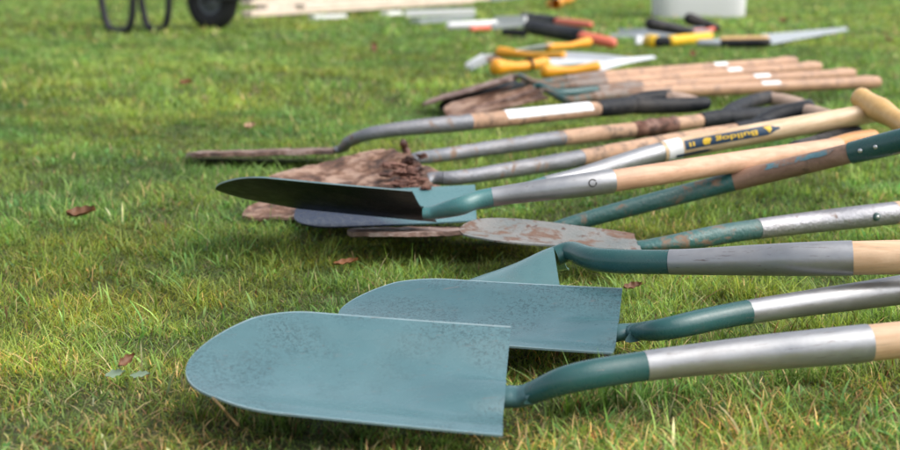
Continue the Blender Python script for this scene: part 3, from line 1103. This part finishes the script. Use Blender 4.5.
def lathe(prof, c, axis, seg=40, closed=True):
    u = Vector((0, 0, 1))
    v = axis.cross(u).normalized()
    V, F = [], []
    for r, h in prof:
        for k in range(seg):
            a = 2 * math.pi * k / seg
            V.append(c + axis * h + (u * math.sin(a) + v * math.cos(a)) * r)
    m = len(prof)
    for i in range(m - (0 if closed else 1)):
        for k in range(seg):
            a, b = i * seg + k, i * seg + (k + 1) % seg
            j = (i + 1) % m
            F.append((a, b, j * seg + (k + 1) % seg, j * seg + k))
    return V, F


tp = []
for k in range(18):
    a = 2 * math.pi * k / 18
    rr = .135 + .055 * math.cos(a)
    if math.cos(a) > .6:
        rr += .002 * (k % 2)
    tp.append((rr, .048 * math.sin(a)))
wh = build('wheel', *lathe([(.012, -.05), (.035, -.05), (.04, -.035), (.075, -.02), (.095, -.03), (.105, -.036), (.108, 0), (.105, .036), (.095, .03), (.075, .02), (.04, .035), (.035, .05), (.012, .05)], hub, lat), M['rim'], root)
build('tyre', *lathe(tp, hub, lat), M['rubber'], wh)
build('axle', *capsule([hub - lat * .11, hub + lat * .11], [.012, .012], 10), M['black_tube'], root)
# side rails: from the fork past the wheel back to the handles
for s in (-1, 1):
    pts = catmull([hub + ax * .24 + lat * .03 * s + Vector((0, 0, .02)), hub + ax * .10 + lat * .10 * s + Vector((0, 0, .02)), hub - ax * .1 + lat * .13 * s + Vector((0, 0, .08)), hub - ax * .5 + lat * .23 * s + Vector((0, 0, .17)),
                   hub - ax * 1.0 + lat * .29 * s + Vector((0, 0, .33)), hub - ax * 1.15 + lat * .29 * s + Vector((0, 0, .36))], 8)
    build('side_rail', *capsule(pts, [.016] * len(pts), 10), M['black_tube'], root)
    g0, g1 = pts[-5], pts[-1]
    build('handle_grip', *capsule([g0, g0.lerp(g1, .5), g1], [.021, .022, .021], 12), M['rubber'], root)
# tray
trays = []
V = []
zb, zt = R + .12, R + .42
for z, f0, f1, wd in ((zb, -.62, .02, .20), (zt, -.85, .28, .31)):
    for i in range(24):
        a = 2 * math.pi * i / 24
        q = (abs(math.cos(a)) ** 5 + abs(math.sin(a)) ** 5) ** (-1 / 5)
        m_, h2 = (f0 + f1) / 2, (f1 - f0) / 2
        V.append(hub + ax * (m_ + math.cos(a) * q * h2) + lat * (math.sin(a) * q * wd) + Vector((0, 0, z - R)))
V += [v + Vector((0, 0, .006)) for v in V]
F = [(i, (i + 1) % 24, 24 + (i + 1) % 24, 24 + i) for i in range(24)]
F += [(48 + i, 72 + i, 72 + (i + 1) % 24, 48 + (i + 1) % 24) for i in range(24)]
F += [(24 + i, 24 + (i + 1) % 24, 72 + (i + 1) % 24, 72 + i) for i in range(24)]
F += [tuple(range(23, -1, -1)), tuple(48 + i for i in range(24))]
build('tray', V, F, M['black_tube'], root)
# legs: a bent hoop each side
for (pxa, pxb, yb, zz) in ((101, 137, 31, 0), (141, 172, 29.5, 0)):
    mid = at((pxa + pxb) / 2, yb, 0.012)
    hw = (at(pxb, yb, 0) - at(pxa, yb, 0)).length / 2
    pts = catmull([mid - ax * (hw * 1.25) + Vector((0, 0, .36)), mid - ax * hw * 1.05 + Vector((0, 0, .15)), mid - ax * (hw * .75) + Vector((0, 0, .035)), mid - ax * (hw * .35) + Vector((0, 0, .003)),
                   mid + ax * (hw * .35) + Vector((0, 0, .003)), mid + ax * (hw * .75) + Vector((0, 0, .035)), mid + ax * hw * 1.0 + Vector((0, 0, .15)), mid + ax * (hw * 1.1) + Vector((0, 0, .36))], 8)
    build('leg', *capsule(pts, [.023] * len(pts), 10), M['black_tube'], root)
V, F = box_vf(hub + ax * .24 + Vector((0, 0, .015)), ax * .04, lat * .09, Vector((0, 0, .012)), .004)
build('nose_guard', V, F, M['black_tube'], root)


# ------------------------------------------------------------------ leaves, straw
def leaf(label, c, L, W, ang, mat, tilt=.35, cat='leaf', name='fallen_leaf', curl=.55):
    L, W, c = L * .85, W * .85, c - Vector((0, 0, .006))
    X = Vector((math.cos(ang), math.sin(ang), tilt * .5)).normalized()
    Y = Vector((0, 0, 1)).cross(X).normalized()
    Y = (Y + Vector((0, 0, tilt))).normalized()
    Z = X.cross(Y)
    V, F = [], []
    nu, nv = 14, 6
    ph = random.random() * 20
    for i in range(nu + 1):
        t = i / nu
        hw = W / 2 * (math.sin(math.pi * t ** .85) ** .8 + .02) * (1 + .22 * math.sin(t * 19 + ph))
        for j in range(nv + 1):
            v = -1 + 2 * j / nv
            z = curl * W * (v * v * .6 + .5 * (t - .5) ** 2 * 2) + .1 * W * noise.noise(Vector((t * 4, v * 2, ph)))
            V.append(c + X * (t - .5) * L + Y * v * hw + Z * z)
    for i in range(nu):
        for j in range(nv):
            a = i * (nv + 1) + j
            F.append((a, a + 1, a + nv + 2, a + nv + 1))
    o = build(name, V, F, mat)
    Mx = Matrix.Translation(c)
    o.data.transform(Mx.inverted())
    o.matrix_world = Mx
    return tagged(o, label, cat, 'fallen leaves')


leaf('red-brown curled leaf lying alone in the green grass at far left', at(82, 211, .035), .055, .03, .1, M['leaf_brown'])
leaf('orange-brown leaf in the grass behind the nearest blue-green blade', at(346, 259, .03), .04, .014, .15, M['leaf_orange'])
0 and leaf('thin brown leaf left of the orange-brown leaf', at(328, 268, .025), .03, .010, 1.0, M['leaf_orange'])
leaf('tan leaf in the grass above the tip of the dark shovel', at(250, 125, .03), .035, .028, .4, M['leaf_tan'])
leaf('small dark brown leaf standing upright between wheelbarrow wheel and loppers', at(373, 47, .04), .07, .05, 1.3, M['leaf_brown'], tilt=1.3)
leaf('bright orange leaf on the grass right of the white tub', at(783, 21, .04), .09, .06, .7, M['leaf_orange'])
leaf('orange leaf in the grass between folding saw and wooden shafts', at(692, 53, .04), .05, .035, .9, M['leaf_orange'], tilt=.9)
leaf('brown leaf under the neck of the face-down shovel', at(633, 283, .024), .03, .015, .2, M['leaf_brown'])
leaf('left one of two grey-green leaves in front of the nearest blade tip', at(115, 368, .02), .025, .014, .3, M['leaf_grey'], curl=.1)
leaf('right one of two grey-green leaves in front of the nearest blade tip', at(140, 369, .022), .028, .013, -.3, M['leaf_grey'], curl=.1)
leaf('twisted brown leaf just above the two grey-green leaves', at(126, 356, .03), .028, .012, .9, M['leaf_brown'], tilt=.7)
leaf('tan leaf in the short grass right of the grips at the edge', at(888, 40, .03), .06, .05, 2.0, M['leaf_tan'])
leaf('small orange leaf on the lawn below the wheelbarrow', at(186, 82, .035), .05, .035, .3, M['leaf_orange'])


def straw(label, pts, r):
    P = catmull(pts, 5)
    n = len(P)
    V, F = sweep(P, [r * (1 - .6 * i / n) for i in range(n)], 6)
    o = build('dry_straw', V, F, M['straw'])
    Mx = Matrix.Translation(pts[0])
    o.data.transform(Mx.inverted())
    o.matrix_world = Mx
    return tagged(o, label, 'straw', 'dry straws')


straw('pinkish dry straw leaning on the tip edge of the nearest shovel', [at(238, 425, .012), at(225, 411, .03), at(213, 398, .066)], .0016)
0 and straw('curled reddish straw beside the shoulder of the second shovel', [at(536, 352, .03), at(543, 360, .03), at(556, 361, .03), at(562, 357, .028)], .0013)

# ------------------------------------------------------------------ sizes of everything, for the grass to stay clear of
bpy.context.view_layer.update()
CELL = .008
GX0, GX1, GY0, GY1 = -4.0, 4.0, .6, 12.0
nx, ny = int((GX1 - GX0) / CELL), int((GY1 - GY0) / CELL)
occ = np.full((nx, ny), 9.0, np.float32)
for o in list(COL.objects):
    if o.type != 'MESH':
        continue
    me = o.data
    mw = np.array(o.matrix_world)
    nvt = len(me.vertices)
    co = np.empty(nvt * 3, np.float32)
    me.vertices.foreach_get('co', co)
    co = co.reshape(-1, 3) @ mw[:3, :3].T + mw[:3, 3]
    samples = [co]
    for pl in me.polygons:
        if len(pl.vertices) == 4:
            a, b, c, d = (co[i] for i in pl.vertices)
            nA = min(40, int(max(np.linalg.norm(b - a), np.linalg.norm(c - d)) / CELL) + 2)
            nB = min(40, int(max(np.linalg.norm(d - a), np.linalg.norm(c - b)) / CELL) + 2)
            if nA * nB > 9:
                u, v = np.meshgrid(np.linspace(0, 1, nA), np.linspace(0, 1, nB))
                u, v = u.ravel()[:, None], v.ravel()[:, None]
                samples.append(a * (1 - u) * (1 - v) + b * u * (1 - v) + c * u * v + d * (1 - u) * v)
            else:
                samples.append(((a + b + c + d) / 4)[None])
    pt = np.concatenate(samples)
    ix = ((pt[:, 0] - GX0) / CELL).astype(int)
    iy = ((pt[:, 1] - GY0) / CELL).astype(int)
    ok = (ix >= 0) & (ix < nx) & (iy >= 0) & (iy < ny)
    np.minimum.at(occ, (ix[ok], iy[ok]), pt[ok, 2])


def occ_at(x, y):
    ix = np.clip(((x - GX0) / CELL).astype(int), 0, nx - 1)
    iy = np.clip(((y - GY0) / CELL).astype(int), 0, ny - 1)
    ok = (x > GX0) & (x < GX1) & (y > GY0) & (y < GY1)
    return np.where(ok, occ[ix, iy], 9.0)


# ------------------------------------------------------------------ ground
def gaxis(near, far, n1, n2):
    a = np.linspace(-near, near, n1)
    b = near + (far - near) * (np.linspace(0, 1, n2)[1:]) ** 2.5
    return np.concatenate([-b[::-1], a, b])


def hills(x, y):
    return .006 * np.sin(x * 5.1 + 1.3 * np.sin(y * 3.7)) * np.cos(y * 4.3 + 1.1 * np.sin(x * 2.9))


gx = gaxis(6, 600, 181, 16)
gy = gaxis(14, 600, 281, 16)
XX, YY = np.meshgrid(gx, gy, indexing='ij')
ZZ = hills(XX, YY) - .006
nv_ = XX.size
me = bpy.data.meshes.new('ground')
idx = np.arange(nv_).reshape(XX.shape)
q = np.stack([idx[:-1, :-1], idx[1:, :-1], idx[1:, 1:], idx[:-1, 1:]], -1).reshape(-1, 4)
me.from_pydata(np.stack([XX.ravel(), YY.ravel(), ZZ.ravel()], 1).tolist(), [], q.tolist())
me.polygons.foreach_set('use_smooth', [True] * len(me.polygons))
t = NT('lawn_soil')
big = t.noise(1.2, 5, 0.6)
col = t.ramp(big, [(0.3, (0.055, 0.085, 0.02)), (0.55, (0.095, 0.12, 0.03)), (0.75, (0.14, 0.13, 0.042))])
fine = t.noise(120, 6, 0.7)
col = t.mix(t.ramp(fine, [(0.45, g(0)), (0.7, g(1))]), col, (0.05, 0.035, 0.018))
t.base(col)
t.set(Roughness=0.95)
t.bump(t.noise(90, 8, 0.75), 1.0, 0.01)
me.materials.append(t.m)
go = bpy.data.objects.new('ground', me)
COL.objects.link(go)
go['kind'] = 'structure'


# ------------------------------------------------------------------ grass (one mass of blades)
def vnoise(x, y, s, seed=0):
    """cheap smooth value noise"""
    r = np.random.default_rng(seed).random((256, 256)).astype(np.float32)
    fx, fy = x * s + 1000.3, y * s + 1000.7
    ix, iy = np.floor(fx).astype(int), np.floor(fy).astype(int)
    tx, ty = fx - ix, fy - iy
    tx, ty = tx * tx * (3 - 2 * tx), ty * ty * (3 - 2 * ty)
    a, b = r[ix % 256, iy % 256], r[(ix + 1) % 256, iy % 256]
    c, d = r[ix % 256, (iy + 1) % 256], r[(ix + 1) % 256, (iy + 1) % 256]
    return (a * (1 - tx) + b * tx) * (1 - ty) + (c * (1 - tx) + d * tx) * ty


def scatter(d0, d1, dens, margin=.35):
    hw0, hw1 = d0 * .335 + margin, d1 * .335 + margin
    area = (hw0 + hw1) * (d1 - d0)
    n = int(area * dens)
    y = np.sqrt(rng.random(n)) if False else d0 + (d1 - d0) * rng.random(n)
    x = (rng.random(n) * 2 - 1) * hw1
    keep = np.abs(x) < (y * .335 + margin)
    return x[keep], y[keep]


VERTS, FACES4, FACES3, COLS = [], [], [], []
voff = 0


def grow(x, y, h, wd, segs, lean, col, clear=True):
    """strips of segs quads that end in a point; arrays per blade"""
    global voff
    n = len(x)
    az = rng.random(n) * 2 * np.pi
    dx, dy = np.cos(az), np.sin(az)
    bx, by = -dy, dx
    tw = (rng.random(n) - .5) * 1.2
    bx, by = np.cos(az + np.pi / 2 + tw), np.sin(az + np.pi / 2 + tw)
    z0 = hills(x, y) - .008
    if clear:
        o = occ_at(x, y)
        lim = np.clip(o - .004, .004, 9)
        under = o < .14
        h = np.where(under, np.minimum(h, lim * .9), h)
        for f in (.5, 1.0):
            reach = h * lean * f
            o2 = np.minimum(occ_at(x + dx * reach, y + dy * reach), occ_at(x + dx * reach * .5, y + dy * reach * .5))
            hit = (o2 < .12) & (h * .9 > o2)
            h = np.where(hit, np.minimum(h, np.clip(o2 - .004, .003, 9)), h)
    rows = []
    for i in range(segs):
        t = i / segs
        wv = wd * (1 - .55 * t) * .5
        out = lean * t ** 1.7 * h
        up = h * (t - .38 * np.clip(lean, 0, 1.5) * t * t * .6)
        cx, cy, cz = x + dx * out, y + dy * out, z0 + up
        rows.append(np.stack([cx - bx * wv, cy - by * wv, cz], 1))
        rows.append(np.stack([cx + bx * wv, cy + by * wv, cz], 1))
    out = lean * h
    up = h * (1 - .38 * np.clip(lean, 0, 1.5) * .6)
    rows.append(np.stack([x + dx * out, y + dy * out, z0 + up], 1))
    k = len(rows)
    V = np.stack(rows, 1).reshape(-1, 3)
    base = (np.arange(n) * k + voff)[:, None]
    for i in range(segs - 1):
        FACES4.append(base + np.array([[2 * i, 2 * i + 1, 2 * i + 3, 2 * i + 2]]))
    FACES3.append(base + np.array([[2 * segs - 2, 2 * segs - 1, 2 * segs]]))
    VERTS.append(V.astype(np.float32))
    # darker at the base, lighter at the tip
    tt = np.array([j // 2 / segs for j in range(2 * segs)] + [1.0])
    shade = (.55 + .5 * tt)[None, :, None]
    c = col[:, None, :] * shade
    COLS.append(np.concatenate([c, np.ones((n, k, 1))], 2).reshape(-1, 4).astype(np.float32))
    voff += n * k


def palette(x, y, dry=1.0):
    n = len(x)
    lush = vnoise(x, y, 1.7, 3) * .6 + vnoise(x, y, 5.5, 4) * .4
    u = rng.random(n)[:, None]
    g1 = np.array([.100, .205, .034])
    g2 = np.array([.265, .385, .105])
    yg = np.array([.42, .42, .07])
    col = g1 * (1 - u) + g2 * u
    my = np.clip((vnoise(x, y, 3.1, 8) * .55 + vnoise(x, y, 1.1, 18) * .45 - .40) * 3.2, 0, 1)[:, None] * rng.random(n)[:, None]
    col = col * (1 - my * .55) + yg * my * .55
    # nearer the camera the lawn turns to moss and dead stems
    nearf = np.clip((1.75 - y) / .8, 0, 1)
    pst = (.05 + .30 * nearf + .10 * np.clip(vnoise(x, y, 4.0, 12) - .5, 0, 1)) * dry
    st = rng.random(n) < pst
    sc = np.array([.66, .50, .25]) * (0.55 + .7 * rng.random((n, 1)))
    br = np.array([.25, .13, .06])
    isbr = (rng.random(n) < .3)[:, None]
    col = np.where(st[:, None], np.where(isbr, br, sc), col)
    tus = vnoise(x, y, 13.0, 61) * .6 + vnoise(x, y, 29.0, 62) * .4
    hue = (vnoise(x, y, 9.0, 77) - .5)[:, None]
    col = col * (1 + hue * np.array([.35, .0, -.2]))
    col *= (.5 + 1.15 * tus)[:, None] * (1 + .35 * nearf)[:, None]
    col *= (.62 + .8 * lush)[:, None] * (.4 + 1.2 * rng.random((n, 1)))
    return col, lush


def layer(d0, d1, dens, hmin, hmax, w0, w1, segs, leanmax, margin=.35, dry=1.0, tint=None, clump=None):
    x, y = scatter(d0, d1, dens, margin)
    if clump is not None:
        s, th, seed = clump
        k = vnoise(x, y, s, seed) + .25 * (rng.random(len(x)) - .5) > th
        x, y = x[k], y[k]
    col, lush = palette(x, y, dry)
    if tint is not None:
        col = col * np.array(tint)
    n = len(x)
    tus = vnoise(x, y, 13.0, 61) * .6 + vnoise(x, y, 29.0, 62) * .4
    h = (hmin + (hmax - hmin) * rng.random(n) ** 1.6) * (.35 + .5 * lush + .8 * np.clip(tus * 1.6 - .3, 0, 1))
    w = w0 + (w1 - w0) * rng.random(n)
    lean = leanmax * (.15 + rng.random(n))
    grow(x, y, h, w, segs, lean, col)


# near: moss fuzz, fine grass, longer blades, broad tufts
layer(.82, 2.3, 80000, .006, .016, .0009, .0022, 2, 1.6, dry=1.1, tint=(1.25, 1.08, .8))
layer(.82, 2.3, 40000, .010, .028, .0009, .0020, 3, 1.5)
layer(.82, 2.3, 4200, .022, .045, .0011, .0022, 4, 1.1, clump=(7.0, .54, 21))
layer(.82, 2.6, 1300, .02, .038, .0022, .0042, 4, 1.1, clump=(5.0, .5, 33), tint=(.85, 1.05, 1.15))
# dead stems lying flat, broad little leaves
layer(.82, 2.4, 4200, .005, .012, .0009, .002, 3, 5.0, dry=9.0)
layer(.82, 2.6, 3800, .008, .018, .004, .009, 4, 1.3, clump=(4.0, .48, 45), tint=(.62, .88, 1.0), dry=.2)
layer(.82, 2.6, 350, .025, .055, .0007, .0013, 4, 1.2, dry=8.0)
# longer tufts left standing against the tools


def fringe(p0, p1, spread, n, h0, h1, zz=0.0):
    a, b = at(p0[0], p0[1], zz), at(p1[0], p1[1], zz)
    tt = rng.random(n)
    cl = np.clip(vnoise(tt * 9.0, tt * 0 + p0[1], 1.0, 91) * 1.7 - .35, 0, 1)
    keep = rng.random(n) < .25 + cl
    tt, cl = tt[keep], cl[keep]
    x = a.x + (b.x - a.x) * tt
    y = a.y + (b.y - a.y) * tt - rng.random(len(tt)) * spread
    col, lush = palette(x, y, .8)
    h = (h0 + (h1 - h0) * rng.random(len(tt)) ** 1.5) * (.6 + .6 * cl)
    grow(x, y, h, .0011 + .0016 * rng.random(len(tt)), 4, 1.0 * (.15 + rng.random(len(tt))), col)


fringe((540, 402), (905, 366), .03, 900, .025, .058)
fringe((640, 356), (905, 316), .03, 700, .022, .05)
fringe((600, 288), (905, 288), .05, 700, .022, .05)
fringe((670, 262), (905, 236), .05, 500, .02, .048)
fringe((560, 240), (905, 160), .05, 800, .02, .05)
fringe((195, 412), (505, 442), .02, 900, .018, .042)
fringe((430, 200), (840, 165), .05, 500, .02, .045)
fringe((440, 170), (700, 140), .06, 500, .02, .045)
# middle
layer(2.3, 4.2, 34000, .009, .026, .0015, .0032, 2, 1.3, margin=.5)
layer(2.3, 4.2, 3800, .02, .042, .0016, .0034, 3, 1.0, margin=.5, clump=(5.0, .5, 22))
layer(2.4, 4.5, 1800, .01, .022, .006, .012, 3, 1.3, margin=.5, clump=(3.0, .5, 46), tint=(.62, .88, 1.0), dry=.2)
# far
layer(4.2, 8, 7500, .014, .038, .004, .008, 2, 1.1, margin=.8)
layer(8, 18, 1300, .018, .042, .010, .018, 2, 1.1, margin=1.5)

V = np.concatenate(VERTS)
F4 = np.concatenate([f.reshape(-1, 4) for f in FACES4])
F3 = np.concatenate([f.reshape(-1, 3) for f in FACES3])
C = np.concatenate(COLS)
me = bpy.data.meshes.new('grass')
me.vertices.add(len(V))
me.vertices.foreach_set('co', V.ravel())
nl = F4.size + F3.size
me.loops.add(nl)
me.loops.foreach_set('vertex_index', np.concatenate([F4.ravel(), F3.ravel()]).astype(np.int32))
me.polygons.add(len(F4) + len(F3))
starts = np.concatenate([np.arange(len(F4)) * 4, F4.size + np.arange(len(F3)) * 3]).astype(np.int32)
me.polygons.foreach_set('loop_start', starts)
me.update(calc_edges=True)
me.polygons.foreach_set('use_smooth', np.ones(len(me.polygons), bool))
at_ = me.color_attributes.new('tint', 'FLOAT_COLOR', 'POINT')
at_.data.foreach_set('color', C.ravel())
t = NT('grass_blades')
an = t.n('ShaderNodeAttribute', attribute_name='tint')
t.base(an.outputs['Color'])
t.set(Roughness=0.45)
t.p.inputs['Specular IOR Level'].default_value = 0.35
tr = t.n('ShaderNodeBsdfTranslucent')
hs = t.n('ShaderNodeHueSaturation')
hs.inputs['Value'].default_value = 1.5
hs.inputs['Saturation'].default_value = 1.1
t.l(an.outputs['Color'], hs.inputs['Color'])
t.l(hs.outputs[0], tr.inputs['Color'])
ms = t.n('ShaderNodeMixShader')
ms.inputs[0].default_value = 0.4
t.l(t.p.outputs[0], ms.inputs[1])
t.l(tr.outputs[0], ms.inputs[2])
t.l(ms.outputs[0], t.out.inputs[0])
me.materials.append(t.m)
gr = bpy.data.objects.new('grass', me)
COL.objects.link(gr)
gr['kind'] = 'stuff'
gr['label'] = 'short green and yellowish lawn grass between the tools'
print('grass blades', len(F3), 'verts', len(V))

# ------------------------------------------------------------------ light
ELEV, AZ = math.radians(50), math.radians(105)     # azimuth from +Y towards +X
w = bpy.data.worlds.new('World')
scene.world = w
w.use_nodes = True
nt = w.node_tree
nt.nodes.clear()
sky = nt.nodes.new('ShaderNodeTexSky')
sky.sky_type = 'NISHITA'
sky.sun_disc = False
sky.sun_elevation = ELEV
sky.sun_rotation = AZ
sky.air_density = 1.0
sky.dust_density = 4.0
hs = nt.nodes.new('ShaderNodeHueSaturation')
hs.inputs['Saturation'].default_value = 0.40
hs.inputs['Value'].default_value = 1.75
bg = nt.nodes.new('ShaderNodeBackground')
bg.inputs['Strength'].default_value = 0.15
ow = nt.nodes.new('ShaderNodeOutputWorld')
nt.links.new(sky.outputs[0], hs.inputs['Color'])
nt.links.new(hs.outputs[0], bg.inputs['Color'])
nt.links.new(bg.outputs[0], ow.inputs[0])

sd = bpy.data.lights.new('sun', 'SUN')
sd.energy = 1.7
sd.angle = math.radians(75)
sd.color = (1.0, 0.985, 0.96)
so_ = bpy.data.objects.new('sun', sd)
COL.objects.link(so_)
to_sun = Vector((math.sin(AZ) * math.cos(ELEV), math.cos(AZ) * math.cos(ELEV), math.sin(ELEV)))
so_.rotation_euler = to_sun.to_track_quat('Z', 'Y').to_euler()
so_.location = to_sun * 20

for o in COL.objects:
    if '_mw' in o:
        del o['_mw']
scene.view_settings.view_transform = 'Standard'
scene.view_settings.look = 'None'
scene.view_settings.exposure = 0
scene.view_settings.gamma = 1
